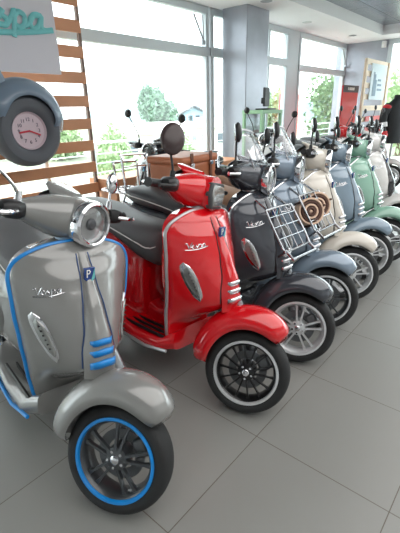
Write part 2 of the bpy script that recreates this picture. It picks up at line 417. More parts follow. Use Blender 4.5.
MB().span((-1.6, -.018, -.02), (1.62, .018, .85)).build('board', mat('grey white sign board', (222, 219, 226), .6), sg, bevel=.003)
TEAL = mat('teal sign lettering', (120, 204, 206), .4)
sg0 = MB(); sg1 = MB()
for st in SCRIPT:
    pp = [(u * .28 + .80, -.035, v * .18 + .31) for u, v in st]
    sp_ = smooth_path(pp, 7)
    # wide teal body with a flattened section
    sg0.tube(sp_, .022, 8)
for i, q in enumerate(sg0.v): sg0.v[i] = (q[0], -.03 + (q[1] + .035) * .35, q[2])
sg0.build('script_lettering', TEAL, sg)
tag(sg, 'grey white sign board with teal script lettering on the slats', 'sign')
ck = empty('wheel_clock', (1.74, 3.42, 1.285))
RC = .30
MB().lathe([(.145, -.05), (.16, -.09), (.2, -.115), (.25, -.11), (.285, -.07), (.295, 0), (.285, .06), (.2, .08), (.145, .05)], (0, 0, 0), 48, 'y', closed=True).build('tyre', mat('faded dark tyre', (96, 100, 106), .7), ck)
MB().lathe([(0, -.06), (.135, -.06), (.15, -.075), (.155, -.06), (.155, .02)], (0, 0, 0), 48).build('dial', mat('pale pink dial', (214, 196, 204), .5), ck)
hd = MB()
for a, l, w_ in ((187, .09, .014), (-22, .10, .012)):
    hd.box((math.cos(R(a)) * l / 2, -.068, math.sin(R(a)) * l / 2), (l, .006, w_), Matrix.Rotation(-R(a), 3, 'Y'))
hd.build('clock_hand', mat('red clock hands', (200, 40, 60), .4), ck)
nums = MB()
def text_mesh(body, size, name, m, parent, loc, rot, ext=.001):
    cu = bpy.data.curves.new(name, 'FONT'); cu.body = body; cu.size = size; cu.extrude = ext; cu.align_x = 'CENTER'; cu.align_y = 'CENTER'; cu.resolution_u = 3
    o = bpy.data.objects.new(name, cu)
    C.objects.link(o)
    dg = bpy.context.evaluated_depsgraph_get(); me = bpy.data.meshes.new_from_object(o.evaluated_get(dg))
    bpy.data.objects.remove(o); me.materials.clear(); me.materials.append(m)
    q = bpy.data.objects.new(name, me); C.objects.link(q); q.parent = parent; q.location = loc; q.rotation_euler = rot
    return q
for k in range(1, 13):
    a = R(90 - 30 * k)
    text_mesh(str(k), .04, 'numeral', mat('dark numerals', (80, 70, 90), .5), ck, (math.cos(a) * .090, -.0625, math.sin(a) * .090), (R(90), 0, 0))
fd = []
for i in range(29):
    a = R(-8 + i * (172 / 28)); t_ = i / 28
    tip = min(1, (t_ * 6 + .25)) * min(1, ((1 - t_) * 6 + .25))
    rr = .345 + .05 * math.sin(a) ; hw = .15 * min(1, tip) ** .5
    fd.append([(math.cos(a) * (rr - .14 * (1 - math.cos(s_))), -.0 - hw * math.sin(s_), math.sin(a) * (rr - .14 * (1 - math.cos(s_))) + .02) for s_ in [R(-90 + 180 * k / 14) for k in range(15)]])
ff = MB().grid(fd).build('mudguard', mat('slate blue mudguard', (122, 140, 158), .35, 0, .5), ck)
sol = ff.modifiers.new('s', 'SOLIDIFY'); sol.thickness = .008
MB().prism([(-.75, .18), (-.28, .24), (-.1, .36), (-.16, .5), (-.35, .62), (-.75, .66)], -.06, .05, 'y').build('front_panel', mat('slate blue mudguard', (108, 124, 142)), ck, bevel=.03, bseg=4)
tag(ck, 'wall clock made from a scooter wheel under a slate blue mudguard', 'clock')

# ------------------------------------------------------------------ scooters
RAKE = R(26.5)
AXV = Vector((-math.sin(RAKE), 0, math.cos(RAKE))); A0 = Vector((.08, 0, 0))
def steer_mx(d):
    return Matrix.Translation(A0) @ Matrix.Rotation(d, 4, AXV) @ Matrix.Translation(-A0)
ZT = .80; ZTOP = .925; WMAX = .234
SHW = [(.24, .10), (.27, .14), (.33, .165), (.42, .183), (.55, .208), (.68, .226), (.80, .234)]
SHC = [(.24, -.37), (.37, -.34), (.43, -.22), (.49, -.115), (.60, -.135), (.70, -.17), (.80, -.215), (.88, -.26), (.93, -.31)]
SHE = [(.24, -.40), (.40, -.375), (.55, -.345), (.70, -.335), (.80, -.34), (.93, -.37)]
def sh_w(z):
    if z <= ZT: return lerp_tab(SHW, z)
    t_ = min(1, (z - ZT) / (ZTOP - ZT)); return WMAX * max(.0, 1 - t_ ** 2.3) ** (1 / 2.3)
def sx(y, z):
    w = lerp_tab(SHW, min(z, ZT)); c = lerp_tab(SHC, z); e = lerp_tab(SHE, z)
    return c - (c - e) * min(1.3, abs(y / w)) ** 2.1
def outline(n=26):
    pts = []
    for i in range(16): pts.append((lambda z: (sh_w(z), z))(.24 + (ZT - .24) * i / 15))
    for i in range(1, n + 1):
        th = (i / n) * math.pi / 2; z = ZT + (ZTOP - ZT) * math.sin(th) ** .95
        pts.append((sh_w(min(z, ZTOP)), z))
    return pts
OUT = outline()
WZ = .228
MESHC = {}
def scooter(o):
    """one scooter, front axle above the empty, nose towards +x"""
    root = empty('scooter', (o['x'], o['y'], 0)); ZMAP[0] = True
    root.matrix_basis = Matrix.Translation((o['x'], o['y'], 0)) @ Matrix.Rotation(R(o['phi']), 4, 'Z') @ Matrix.Rotation(-R(o.get('lean', 0)), 4, 'X')
    SM = steer_mx(R(o['steer'])); HM = steer_mx(R(o['steer'] - o.get('hoff', 9))); P = o['paint']; far = o.get('far', False)
    trim = o.get('trim', CHROME); plast = o.get('plastic', BLACKP)
    seatm = o.get('seat', SEAT_GREY)
    # ---- leg shield
    rows = []
    zz = [p[1] for p in OUT]; NU = 33
    for (w, z) in OUT:
        rows.append([(sx(w * (2 * k / (NU - 1) - 1), z), w * (2 * k / (NU - 1) - 1), z) for k in range(NU)])
    back = []
    for (w, z) in OUT:
        e = lerp_tab(SHE, z) - .035
        back.append([(e - .03 * (1 - (2 * k / (NU - 1) - 1) ** 2), w * (2 * k / (NU - 1) - 1), z) for k in range(NU)])
    b = MB(); b.grid(rows); b.grid(back)
    n0 = 0; nb = len(rows) * NU
    for i in range(len(rows) - 1):
        for k in (0, NU - 1): b.f.append((i * NU + k, (i + 1) * NU + k, nb + (i + 1) * NU + k, nb + i * NU + k))
    for i in (0, len(rows) - 1):
        for k in range(NU - 1): b.f.append((i * NU + k, i * NU + k + 1, nb + i * NU + k + 1, nb + i * NU + k))
    ls = b.build('leg_shield', P, root, ang=50)
    tp = [(sx(-w, z) - .012, -w - .004, z) for w, z in OUT[1:-1]] + [(sx(0, ZTOP) - .012, 0, ZTOP + .004)] + [(sx(w, z) - .012, w + .004, z) for w, z in OUT[1:-1]][::-1]
    MB().tube(tp, o.get('trim_r', .009), 8).build('edge_trim', trim, ls)
    # maker's script on the right half of the shield
    if not far or o.get('script', True):
        sb = MB()
        for st in SCRIPT:
            pp = []
            for u, v in smooth_path([(u, v, 0) for u, v in st], 4 if far else 6).__iter__() and [(q.x, q.y) for q in smooth_path([(u, v, 0) for u, v in st], 4)]:
                yy = -.178 + u * .032; z2 = .755 + v * .024 + u * .004
                pp.append((sx(yy, z2) + .003, yy, z2))
            sb.tube(pp, .0021, 5)
        sb.build('script_lettering', CHROME, ls)
    # ---- horn cover with badge and vents
    def hw(z): return lerp_tab([(.46, .066), (.54, .064), (.66, .046), (.8, .028), (.9, .021)], z)
    hr = []
    for i in range(22):
        z = .465 + (.895 - .465) * i / 21
        b_ = lerp_tab([(.48, .012), (.52, .034), (.6, .036), (.75, .020), (.895, .008)], z)
        hr.append([(sx(0, max(z, .5)) - .012 + (b_ + .012) * (1 - abs(u) ** 3), u * hw(z), z) for u in [k / 6 - 1 for k in range(13)]])
    hc = MB().grid(hr).build('horn_cover', o.get('horn', P), root, ang=60)
    s_ = MB()
    for sg_ in (-1, 1): s_.tube([(sx(hw(z) * sg_, z) + .001, (hw(z) + .001) * sg_, z) for z in [.5 + .39 * i / 16 for i in range(17)]], .0028, 5)
    s_.build('seam_line', o.get('seam', BLACKP), hc)
    MB().prism([(-.021, .85), (.021, .85), (.021, .808), (0, .785), (-.021, .808)], sx(0, .82) + .010, sx(0, .82) + .022, 'x').build('badge', mat('badge blue', (28, 62, 128), .25, 0, .8), hc, bevel=.002)
    MB().prism([(.018, .846), (.018, .810), (.0, .791)], sx(0, .82) + .020, sx(0, .82) + .024, 'x').build('badge_emblem', mat('badge turquoise', (110, 190, 190), .25, 0, .8), hc)
    lp = MB().tube([(sx(0, .82) + .0245, -.012, z_) for z_ in (.842, .815)], .0022, 5).tube([(sx(0, .82) + .0245, y_, z_) for y_, z_ in ((-.012, .842), (-.004, .842), (0, .836), (-.004, .829), (-.012, .829))], .0022, 5).build('badge_letter', mat('white plastic', (232, 232, 232), .4), hc)
    if o.get('vents', True):
        for i in range(3):
            z = .60 - .038 * i; y0 = .044 + .004 * i; xx = sx(0, z) + .044
            v = MB()
            v.grid([[(xx - .03 * abs(u) ** 3 - .0, u * y0, z + .012 - .010 * u * u - dz_) for u in [k / 5 - 1 for k in range(11)]] for dz_ in (0, .022)])
            v2 = v.build('vent_slot', o.get('vent', CHROME), hc)
            m_ = v2.modifiers.new('s', 'SOLIDIFY'); m_.thickness = .012; m_.offset = 1
    # ---- turn signals
    for sg_ in (-1, 1):
        def patch(k, off, th):
            rr = []
            for i in range(13):
                a = i / 12; z = .60 + (a - .5) * .165 * k
                y = (.160 + (a - .5) * .05 * k) ; hwid = .018 * k * (max(0, 1 - abs(2 * a - 1) ** 2.6)) ** .5 * (1.15 - .3 * (1 - a))
                rr.append([(sx(y + u * hwid, z) + off + th * (1 - u * u) , sg_ * (y + u * hwid), z) for u in [q / 4 - 1 for q in range(9)]])
            return rr
        ts = MB().grid(patch(1.12, .001, .006)).build('turn_signal', CHROME, root, ang=60)
        MB().grid(patch(.86, .003, .012)).build('lens', LENSG, ts, ang=60)
        if not far:
            d_ = MB()
            for i in range(6):
                z = .56 + i * .017; y = .160 + (z - .6) * .3; d_.box((sx(y, z) + .013, sg_ * y, z), (.006, .014, .004))
            d_.build('led_row', BLACKP, ts)
    # ---- back of shield, tunnel and floor
    MB().grid([[(xx, y, z) for y, z in sellip(0, .66, .17 * k, .22 * k, 20, 4)] for xx, k in ((-.36, 1), (-.43, 1), (-.455, .92))], closeu=True, cap=True).build('glove_box', o.get('inner', P), root)
    fl = MB().grid([[(xx, y, z) for y, z in sellip(0, zc, w, hh, 24, 5)] for xx, zc, w, hh in ((-.34, .29, .17, .05), (-.42, .26, .215, .035), (-.6, .25, .22, .035), (-.74, .27, .22, .045), (-.80, .32, .18, .05))], closeu=True, cap=True)
    fo = fl.build('floorboard', P, root, ang=50)
    MB().grid([[(xx, y, z) for y, z in sellip(0, zc, w, hh, 16, 3.5)] for xx, zc, w, hh in ((-.40, .33, .05, .06), (-.6, .30, .055, .05), (-.76, .34, .07, .07))], closeu=True, cap=True).build('centre_tunnel', P, fo)
    if not far:
        for sg_ in (-1, 1):
            for k in range(3):
                MB().tube([(-.40, sg_ * (.10 + .04 * k), .296), (-.72, sg_ * (.10 + .04 * k), .298)], .008, 6).build('rubber_strip', BLACKP, fo)
            MB().tube([(-.36, sg_ * .205, .25), (-.5, sg_ * .226, .24), (-.72, sg_ * .226, .25), (-.80, sg_ * .20, .30)], .008, 6).build('side_trim', o.get('trim', PIPE_W) if o.get('trim') else CHROME, fo)
    # ---- tail body
    def L(secs, p=2.6, n=28): return [[(xx, y, z) for y, z in sellip(0, (zl + zh) / 2, w, (zh - zl) / 2, n, p)] for xx, zl, zh, w in secs]
    bd = MB().grid(L([(-.66, .30, .62, .09), (-.70, .27, .70, .13), (-.80, .27, .74, .165), (-.95, .32, .75, .19), (-1.12, .38, .75, .195), (-1.3, .43, .75, .19), (-1.45, .48, .745, .16), (-1.55, .54, .72, .11), (-1.60, .59, .68, .05)]), closeu=True, cap=True)
    body = bd.build('rear_body', P, root, ang=60)
    for sg_ in (-1, 1):
        rows = []
        for i in range(15):
            a = math.pi * i / 14; ca = -math.cos(a); rx_ = math.sin(a) ** .6
            xx = -1.17 - .40 * ca; zc = .52 + .04 * (-ca) * -1
            rows.append([(xx, sg_ * (.10 + .145 * rx_ * max(0, math.cos(b2))), zc + .19 * rx_ * math.sin(b2)) for b2 in [R(-90 + 180 * k / 12) for k in range(13)]])
        MB().grid(rows).build('side_cowl', P, root, ang=60)
    # ---- seat
    ss = [(-.535, .64, .73, .04), (-.545, .60, .765, .085), (-.58, .575, .79, .125), (-.68, .60, .81, .152), (-.87, .69, .812, .162), (-1.0, .71, .83, .162), (-1.15, .72, .855, .165), (-1.3, .735, .86, .155), (-1.39, .75, .85, .12), (-1.43, .78, .825, .05)]
    st = MB().grid(L(ss, 2.7), closeu=True, cap=True).build('seat', seatm, root, ang=60)
    pl = []
    for sg_ in (-1, 1):
        q = [(xx, sg_ * w * .985, zl + (zh - zl) * .52) for xx, zl, zh, w in ss[2:-1]]
        pl = q[::-1] + [(-.535, 0, .735)] if sg_ == -1 else pl + q
    MB().tube(smooth_path(pl, 4), .004, 6).build('piping', o.get('piping', PIPE_W), st)
    # ---- mechanicals
    MB().box((-1.05, .05, .30), (.42, .16, .20)).ell((-1.25, .06, .25), (.16, .09, .13)).build('engine', DARKG, root, bevel=.03)
    MB().tube([(-.95, -.05, .2), (-1.05, -.12, .2), (-1.2, -.15, .25)], .018).tube([(-1.18, -.15, .25), (-1.5, -.17, .32)], [.055, .05], 14).build('muffler', SATIN, root)
    cs = MB()
    for sg_ in (-1, 1): cs.tube([(-.93, sg_ * .08, .26), (-.98, sg_ * .15, .02), (-1.04, sg_ * .17, .012)], .012)
    cs.tube([(-.96, -.12, .12), (-.96, .12, .12)], .01).build('centre_stand', BLACKP, root)
    MB().ell((-1.585, 0, .64), (.035, .07, .04)).build('tail_light', REDLENS, root)
    MB().grid([[(xx, y, z) for y, z in sellip(0, zc, .06, .02, 12, 3)] for xx, zc in ((-1.45, .50), (-1.6, .40), (-1.66, .26))], closeu=True, cap=True).build('rear_mudflap', BLACKP, root)
    # ---- front wheel
    def wheel(cx, name, mx, front):
        st_ = o.get('rim', 'twin'); rm, lip = o.get('rim_mat', RIM_SILVER), o.get('lip_mat', LIP)
        rim = MB().lathe([(.150, -.040), (.156, -.045), (.158, -.03), (.146, -.012), (.146, .02), (.158, .04), (.150, .045), (.140, .02), (.140, -.014)], (cx, 0, WZ), 48, closed=True)
        nsp = {'twin': 10, 'many': 14}[st_]
        for k in range(nsp):
            if st_ == 'twin':
                base = 2 * math.pi * (k // 2) / 5 + R(90); sgn = 1 if k % 2 else -1
                a1 = base + sgn * R(10); a0 = base + sgn * R(16); wd, th = .013, .016
            else: a1 = a0 = 2 * math.pi * k / nsp; wd, th = .010, .012
            p0 = Vector((cx + .036 * math.cos(a0), -.030, WZ + .036 * math.sin(a0))); p1 = Vector((cx + .147 * math.cos(a1), -.022, WZ + .147 * math.sin(a1)))
            d = (p1 - p0); ln = d.length; d.normalize(); yv = Vector((0, 1, 0)); sv = d.cross(yv).normalized()
            yv = sv.cross(d)
            q = []
            for t2, w_ in ((0, wd * .9), (.75, wd * .75), (1, wd * 1.5)):
                c_ = p0 + d * ln * t2
                q.append([c_ + sv * w_ / 2 - yv * th / 2, c_ + sv * w_ / 2 + yv * th / 2, c_ - sv * w_ / 2 + yv * th / 2, c_ - sv * w_ / 2 - yv * th / 2])
            rim.grid(q, closeu=True, cap=True)
        rim.lathe([(.0, -.040), (.03, -.040), (.046, -.034), (.05, -.02), (.05, .03), (0, .03)], (cx, 0, WZ), 24)
        w = rim.build(name, rm, root, mx=mx, ang=35)
        MB().lathe([(.157, -.047), (.161, -.054), (.172, -.053), (.174, -.045), (.168, -.04), (.157, -.04)], (cx, 0, WZ), 56, closed=True).build('rim_ring', lip, w, ang=50)
        MB().lathe([(.160, -.040), (.170, -.048), (.190, -.053), (.208, -.049), (.219, -.038), (.226, -.020), (.228, 0), (.226, .020), (.219, .038), (.208, .049), (.190, .053), (.170, .048), (.160, .040)], (cx, 0, WZ), 64, closed=True).build('tyre', RUBBER, w, ang=50)
        MB().lathe([(0, -.050), (.012, -.050), (.018, -.046), (.019, -.038)], (cx, 0, WZ), 20).build('hub_cap', CHROME, w)
        for k in range(0 if far else 5):
            a = R(72 * k + 54); MB().lathe([(0, -.044), (.006, -.044), (.006, -.036)], (cx + .033 * math.cos(a), 0, WZ + .033 * math.sin(a)), 8).build('bolt', CHROME, w)
        if front:
            MB().lathe([(.062, .012), (.104, .012), (.104, .017), (.062, .017)], (cx, 0, WZ), 36, closed=True).build('brake_disc', mat('dull steel disc', (110, 112, 114), .45, .7), w)
            if not far:
                MB().box((cx + .078, .02, WZ + .055), (.06, .05, .08), Matrix.Rotation(R(-35), 3, 'Y')).build('brake_caliper', mat('dull steel disc', (110, 112, 114)), w, bevel=.012)
        return w
    wheel(0, 'front_wheel', SM, True)
    wheel(-1.334, 'rear_wheel', None, False)
    # fork arm on the left side
    fk = MB().tube([(0, .055, WZ), (-.05, .085, WZ + .06), (-.075, .085, WZ + .20), (-.13, .03, .52), (-.19, 0, .58)], [.03, .028, .024, .024, .024], 12)
    fk.tube([(.01, .075, WZ + .02), (-.03, .085, WZ + .22)], .022, 12)
    fk.tube([(-.17, 0, .52), (-.40, 0, .98)], .02, 12)
    fk.build('fork', SATIN, root, mx=SM)
    # ---- mudguard
    rows = []
    N = 34
    for i in range(N + 1):
        t_ = i / N; a = R(50 + (184 - 50) * t_)
        tip = max(0.0, 1 - abs(2 * t_ - 1) ** 6.0) ** .5
        w_ = (.022 + .076 * tip); rr = .312 + .026 * math.sin(a) ** 2 - .012 * (1 - t_) - .05 * (1 - tip); dp = .045 + .062 * tip
        row = []
        for k in range(17):
            s2 = R(-90 + 180 * k / 16); 
            y = w_ * math.copysign(abs(math.sin(s2)) ** .9, math.sin(s2)); r_ = rr - dp * (1 - math.cos(s2) ** .75)
            row.append((r_ * math.cos(a) * 1.0, y, WZ + .012 + r_ * math.sin(a)))
        rows.append(row)
    mg = MB().grid(rows).build('front_mudguard', P, root, ang=60, mx=SM)
    m_ = mg.modifiers.new('s', 'SOLIDIFY'); m_.thickness = .006; m_.offset = -1
    # ---- headset (turns with the wheel)
    secs = [(-.25, -.435, 1.012, .026, .026), (-.21, -.435, 1.012, .034, .032), (-.17, -.430, 1.010, .052, .045), (-.125, -.42, 1.005, .074, .062), (-.08, -.405, 1.002, .098, .078), (0, -.40, 1.0, .112, .088)]
    secs = secs + [(-a, b3, c, d, e) for a, b3, c, d, e in secs[-2::-1]]
    hs = MB().grid([[(xx, y, z) for xx, z in sellip(cx, cz, rx, rz, 24, 2.3)] for y, cx, cz, rx, rz in secs], closeu=True, cap=True)
    hs.grid([[(xx, y, z) for y, z in sellip(0, zc, ry, rz, 24, 2.1)] for xx, zc, ry, rz in ((-.49, 1.03, .035, .03), (-.45, 1.02, .06, .06), (-.39, 1.005, .078, .078), (-.32, .995, .084, .084), (-.29, .992, .085, .085))], closeu=True, cap=True)
    hs.grid([[(xx, y, z) for y, z in sellip(0, zc, ry, rz, 16, 2.1)] for xx, zc, ry, rz in ((-.37, 1.075, .03, .02), (-.44, 1.09, .075, .022), (-.48, 1.11, .06, .014), (-.495, 1.118, .04, .006))], closeu=True, cap=True)
    hsb = hs.build('handlebar_cover', o.get('head', P), root, mx=HM, ang=55)
    MB().tube([(-.36, 0, .88), (-.41, 0, .985)], [.055, .045], 16).build('steering_neck', o.get('neck', SATIN), root)
    MB().ell((-.495, 0, 1.07), (.05, .07, .012), rot=Matrix.Rotation(R(-35), 3, 'Y')).build('instrument_panel', BLACKP, hsb)
    hx = -.287
    if o.get('hex'):
        ol = [(.062, .05), (.078, 0), (.055, -.062), (-.055, -.062), (-.078, 0), (-.062, .05)]
        hl = MB().prism([(a * 1.12, b3 * 1.12 + .992) for a, b3 in ol], hx - .02, hx + .012, 'x').build('headlight', DARKG, root, mx=HM, bevel=.008)
        MB().prism([(a * .92, b3 * .92 + .992) for a, b3 in ol], hx + .008, hx + .018, 'x').build('lens', LENSG, hl, bevel=.006)
    else:
        hl = MB().lathe([(.070, .022), (.076, .026), (.086, .020), (.089, .005), (.088, -.012), (.075, -.012)], (hx, 0, .992), 40, 'x', closed=True).build('headlight', CHROME, root, mx=HM)
        MB().lathe([(0, .030), (.04, .026), (.066, .014), (.072, .008)], (hx, 0, .992), 32, 'x').build('lens', CLEAR, hl)
        MB().lathe([(0, -.03), (.03, -.028), (.05, -.012), (.073, .006)], (hx, 0, .992), 32, 'x').build('reflector', LENSG, hl)
        MB().lathe([(0, .012), (.016, .012), (.022, .006), (.022, -.03)], (hx, 0, .992), 16, 'x').build('bulb_shield', DARKG, hl)
    for sg_ in (-1, 1):
        g = MB().tube([(-.435, sg_ * .26, 1.012), (-.438, sg_ * .29, 1.012), (-.442, sg_ * .355, 1.012), (-.443, sg_ * .368, 1.012)], [.02, .018, .018, .021], 14).build('grip', BLACKP, root, mx=HM)
        MB().grid([[(xx, sg_ * y, z) for xx, z in sellip(-.405, 1.015, rx, rz, 16, 3)] for y, rx, rz in ((.215, .028, .028), (.24, .040, .033), (.275, .036, .030), (.292, .02, .02))], closeu=True, cap=True).build('switch_housing', plast, root, mx=HM)
        MB().tube(smooth_path([(-.375, sg_ * .25, 1.012), (-.355, sg_ * .30, 1.01), (-.370, sg_ * .34, 1.008), (-.385, sg_ * .37, 1.006)], 5), [.009] * 8 + [.007] * 7 + [.011], 8).build('brake_lever', o.get('lever', CHROME), root, mx=HM)
        # mirrors
        mo = o.get('mirrors', {}).get(sg_, (.05, .10, .27, 0))
        if mo is None: continue
        dx, dy, dz, yawm = mo; mm = o.get('mirror_mat', BLACKP); ms = o.get('mirror_stem', CHROME)
        b0 = Vector((-.41, sg_ * .225, 1.03)); top = b0 + Vector((dx, sg_ * dy, dz))
        mr = MB().tube(smooth_path([b0, b0 + Vector((dx * .1, sg_ * dy * .1, dz * .35)), b0 + Vector((dx * .7, sg_ * dy * .6, dz * .75)), top], 5), .0055, 8).tube([b0 - Vector((0, 0, .02)), b0 + Vector((0, sg_ * .002, .045))], [.016, .011], 12).build('mirror_stem', ms, root, mx=HM)
        rm_ = Matrix.Rotation(R(yawm), 3, 'Z') @ Matrix.Rotation(R(-8), 3, 'Y')
        msz = o.get('mirror_size', (.058, .058))
        hm = MB().ell(top + Vector((.006, 0, msz[1] * .55)), (.020, msz[0], msz[1]), 20, 12, rm_).build('mirror_head', mm, mr)
        MB().ell(top + Vector((.006, 0, msz[1] * .55)) + rm_ @ Vector((-.0135, 0, 0)), (.008, msz[0] * .88, msz[1] * .88), 20, 10, rm_).build('mirror_glass', MIRG, hm)
    # ---- options
    if o.get('saddle_bag'):
        sbg = MB().box((-.93, -.275, .60), (.40, .13, .24)).build('saddle_bag', LEA, root, bevel=.03, bseg=4)
        MB().box((-.93, -.28, .70), (.41, .145, .09)).build('bag_flap', LEA, sbg, bevel=.02, bseg=3)
        for xx in (-1.03, -.83): MB().box((xx, -.348, .66), (.022, .008, .16)).build('bag_strap', PIPE_D, sbg)
    if o.get('rear_rack'):
        z0, z1 = .80, o.get('rack_h', .98)
        loop = smooth_path([(-1.40, -.11, .80), (-1.42, -.12, z1), (-1.44, -.10, z1 + .02), (-1.44, .10, z1 + .02), (-1.42, .12, z1), (-1.40, .11, .80)], 5)
        rk = MB().tube(loop, .009)
        rk.tube([(-1.42, -.118, z1 - .06), (-1.42, .118, z1 - .06)], .006)
        rk.tube(smooth_path([(-1.36, -.11, .80), (-1.52, -.13, .80), (-1.68, -.12, .80), (-1.70, 0, .80), (-1.68, .12, .80), (-1.52, .13, .80), (-1.36, .11, .80)], 5), .009)
        for yy in (-.06, 0, .06): rk.tube([(-1.42, yy, .80), (-1.695, yy, .80)], .006)
        rk.tube([(-1.4, -.11, .80), (-1.5, -.07, .70)], .008).tube([(-1.4, .11, .80), (-1.5, .07, .72)], .008)
        if o.get('loop2'): rk.tube(smooth_path([(-1.50, -.10, .80), (-1.53, -.11, z1 - .06), (-1.54, -.09, z1 - .04), (-1.54, .09, z1 - .04), (-1.53, .11, z1 - .06), (-1.50, .10, .80)], 5), .008)
        rk.build('rear_rack', CHROME, root)
    if o.get('front_rack'):
        fx, fz = -.11, .665
        def q(u, v): return (fx + .05 - v * .42, u * 1.05, fz + v * .62)   # tilted plane in front of the shield
        k = MB()
        cor = [(-.135, .0), (-.13, .27), (-.10, .30), (.10, .30), (.13, .27), (.135, .0), (.10, -.03), (-.10, -.03)]
        k.tube(smooth_path([q(a, b3) for a, b3 in cor], 5, True), .0065, 8, True)
        for yy in (-.065, 0, .065): k.tube([q(yy, -.03), q(yy, .30)], .0035)
        for v_ in (.07, .16, .24): k.tube([q(-.13, v_), q(.13, v_)], .0035)
        loop2 = [(a[0] + .075, a[1], a[2] - .01) for a in [q(-.12, .0), q(-.12, .05), q(.12, .05), q(.12, .0)]]
        k.tube([q(-.12, -.02), (fx + .11, -.13, fz - .05), (fx + .11, .13, fz - .05), q(.12, -.02)], .008)
        k.tube([q(-.08, -.02), (sx(.05, .6) + .01, -.05, .58)], .007).tube([q(.08, -.02), (sx(.05, .6) + .01, .05, .58)], .007)
        k.tube([q(-.10, .28), (sx(.1, .88), -.10, .89)], .007).tube([q(.10, .28), (sx(.1, .88), .10, .89)], .007)
        k.build('front_rack', RACKM, root)
    if o.get('screen'):
        rows = []
        for i in range(9):
            v_ = i / 8; z = 1.08 + .17 * v_; hwid = .20 * (1 - .55 * v_ ** 2)
            rows.append([(-.30 - .12 * v_ - .55 * (u * hwid) ** 2 / .2, u * hwid, z) for u in [k / 6 - 1 for k in range(13)]])
        fs = MB().grid(rows).build('fly_screen', CLEAR, root, mx=HM, ang=60)
        m_ = fs.modifiers.new('s', 'SOLIDIFY'); m_.thickness = .005
        edge = [r[0] for r in rows] + rows[-1][1:-1] + [r[-1] for r in rows[::-1]]
        MB().tube(edge, .006, 6).build('screen_rim', mat('pale screen rim', (225, 228, 232), .3), fs)
        for ii, ss_ in ((2, -1), (10, 1)): MB().tube([(-.34, ss_ * .10, 1.04), rows[3][ii]], .007).build('screen_bracket', CHROME, fs)
    ZMAP[0] = False
    tag(root, o['label'], 'scooter', o.get('group', 'scooters parked in a row along the windows'))
    return root
def paint(n, c, metal=.15, rough=.22): return mat(n, c, rough, metal, 1.0, flake=.05 if metal else 0)
GREY = paint('titanium grey paint', (136, 136, 134), .1, .25)
RED = paint('glossy red paint', (212, 5, 20), 0)
DKG = paint('anthracite paint', (64, 68, 76), .25)
BLG = paint('blue grey paint', (128, 144, 160), .25)
CRM = paint('cream paint', (218, 211, 200), 0)
STB = paint('steel blue paint', (126, 146, 162), .1)
MNT = paint('sage green paint', (142, 186, 166), 0)
WHT = paint('white paint', (226, 224, 222), 0)
BLK = paint('black paint', (28, 29, 34), 0)
M_REAR = {-1: (-.03, .07, .19, 0), 1: (-.03, .07, .19, 0)}
scooter(dict(x=.61, y=.98, phi=-99, lean=6.5, hoff=12, steer=34, paint=GREY, trim=BLUE, trim_r=.0085, seam=mat('dark blue seam', (20, 60, 110)), vent=BLUE, rim='twin', rim_mat=RIM_DARK, lip_mat=BLUE, mirror_mat=CHROME,
             mirrors={-1: (.0, .16, .16, 0), 1: (.0, .0, .10, 0)}, mirror_size=(.026, .045), neck=mat('pale blue neck', (150, 176, 200), .4),
             label='light grey scooter with blue trim and blue-ringed front wheel, nearest at left'))
scooter(dict(x=1.35, y=.895, phi=-91, lean=6, steer=26, paint=RED, hex=True, rim='many', rim_mat=RIM_BLACK, lip_mat=LIP, mirror_size=(.055, .071), mirror_stem=BLACKP, mirror_mat=mat('dark brown mirror shell', (66, 54, 54), .25),
             trim=mat('silver edge trim', (190, 190, 192), .3, .6), mirrors={-1: (-.02, .01, .14, -55), 1: None}, lever=BLACKP,
             label='glossy red scooter with black many-spoked front wheel'))
scooter(dict(x=1.90, y=.895, phi=-91, lean=2.5, steer=26, paint=DKG, front_rack=True, rear_rack=True, screen=True, rack_h=1.05, loop2=True, mirror_size=(.03, .05), mirror_stem=BLACKP,
             mirrors={-1: (.0, .02, .16, 20), 1: (.0, .05, .2, 0)}, seat=BLACKSEAT,
             label='anthracite scooter with an empty chrome front rack beside the red one'))
scooter(dict(x=2.37, y=.93, phi=-91, lean=1, steer=28, paint=BLG, front_rack=True, rear_rack=True, screen=True, seat=TAN, piping=TAN, mirror_size=(.03, .05), mirror_stem=BLACKP, rim_mat=RIM_DARK,
             mirrors={-1: (.0, .02, .15, 20), 1: (.0, .05, .15, 0)}, saddle_bag=True, label='blue grey scooter whose front rack carries coiled tan straps', far=True))
scooter(dict(x=2.89, y=.96, phi=-91, lean=1, steer=34, paint=CRM, seat=TAN, piping=TAN, mirror_size=(.03, .05), mirror_stem=BLACKP, rear_rack=True,
             mirrors={-1: (.0, .02, .15, 20), 1: (.0, .05, .15, 0)}, label='cream scooter between the blue grey and the steel blue ones', far=True))
scooter(dict(x=3.40, y=1.0, phi=-91, lean=1, steer=32, paint=STB, mirror_size=(.03, .05), mirror_stem=BLACKP,
             mirrors={-1: (.0, .02, .15, 20), 1: (.0, .05, .15, 0)}, label='steel blue scooter between the cream and the sage green ones', far=True))
scooter(dict(x=3.90, y=1.0, phi=-91, lean=1, steer=30, paint=MNT, mirror_size=(.03, .05), mirror_stem=BLACKP,
             mirrors={-1: (.0, .02, .15, 20), 1: (.0, .05, .15, 0)}, label='sage green scooter near the right edge', far=True))
scooter(dict(x=4.62, y=1.08, phi=-88, lean=0, steer=20, paint=WHT, horn=BLK, mirror_size=(.03, .05), mirror_stem=BLACKP, vents=False,
             mirrors={-1: (.0, .02, .15, 20), 1: (.0, .05, .15, 0)}, label='white scooter with black nose strip, last beyond the green one', far=True))
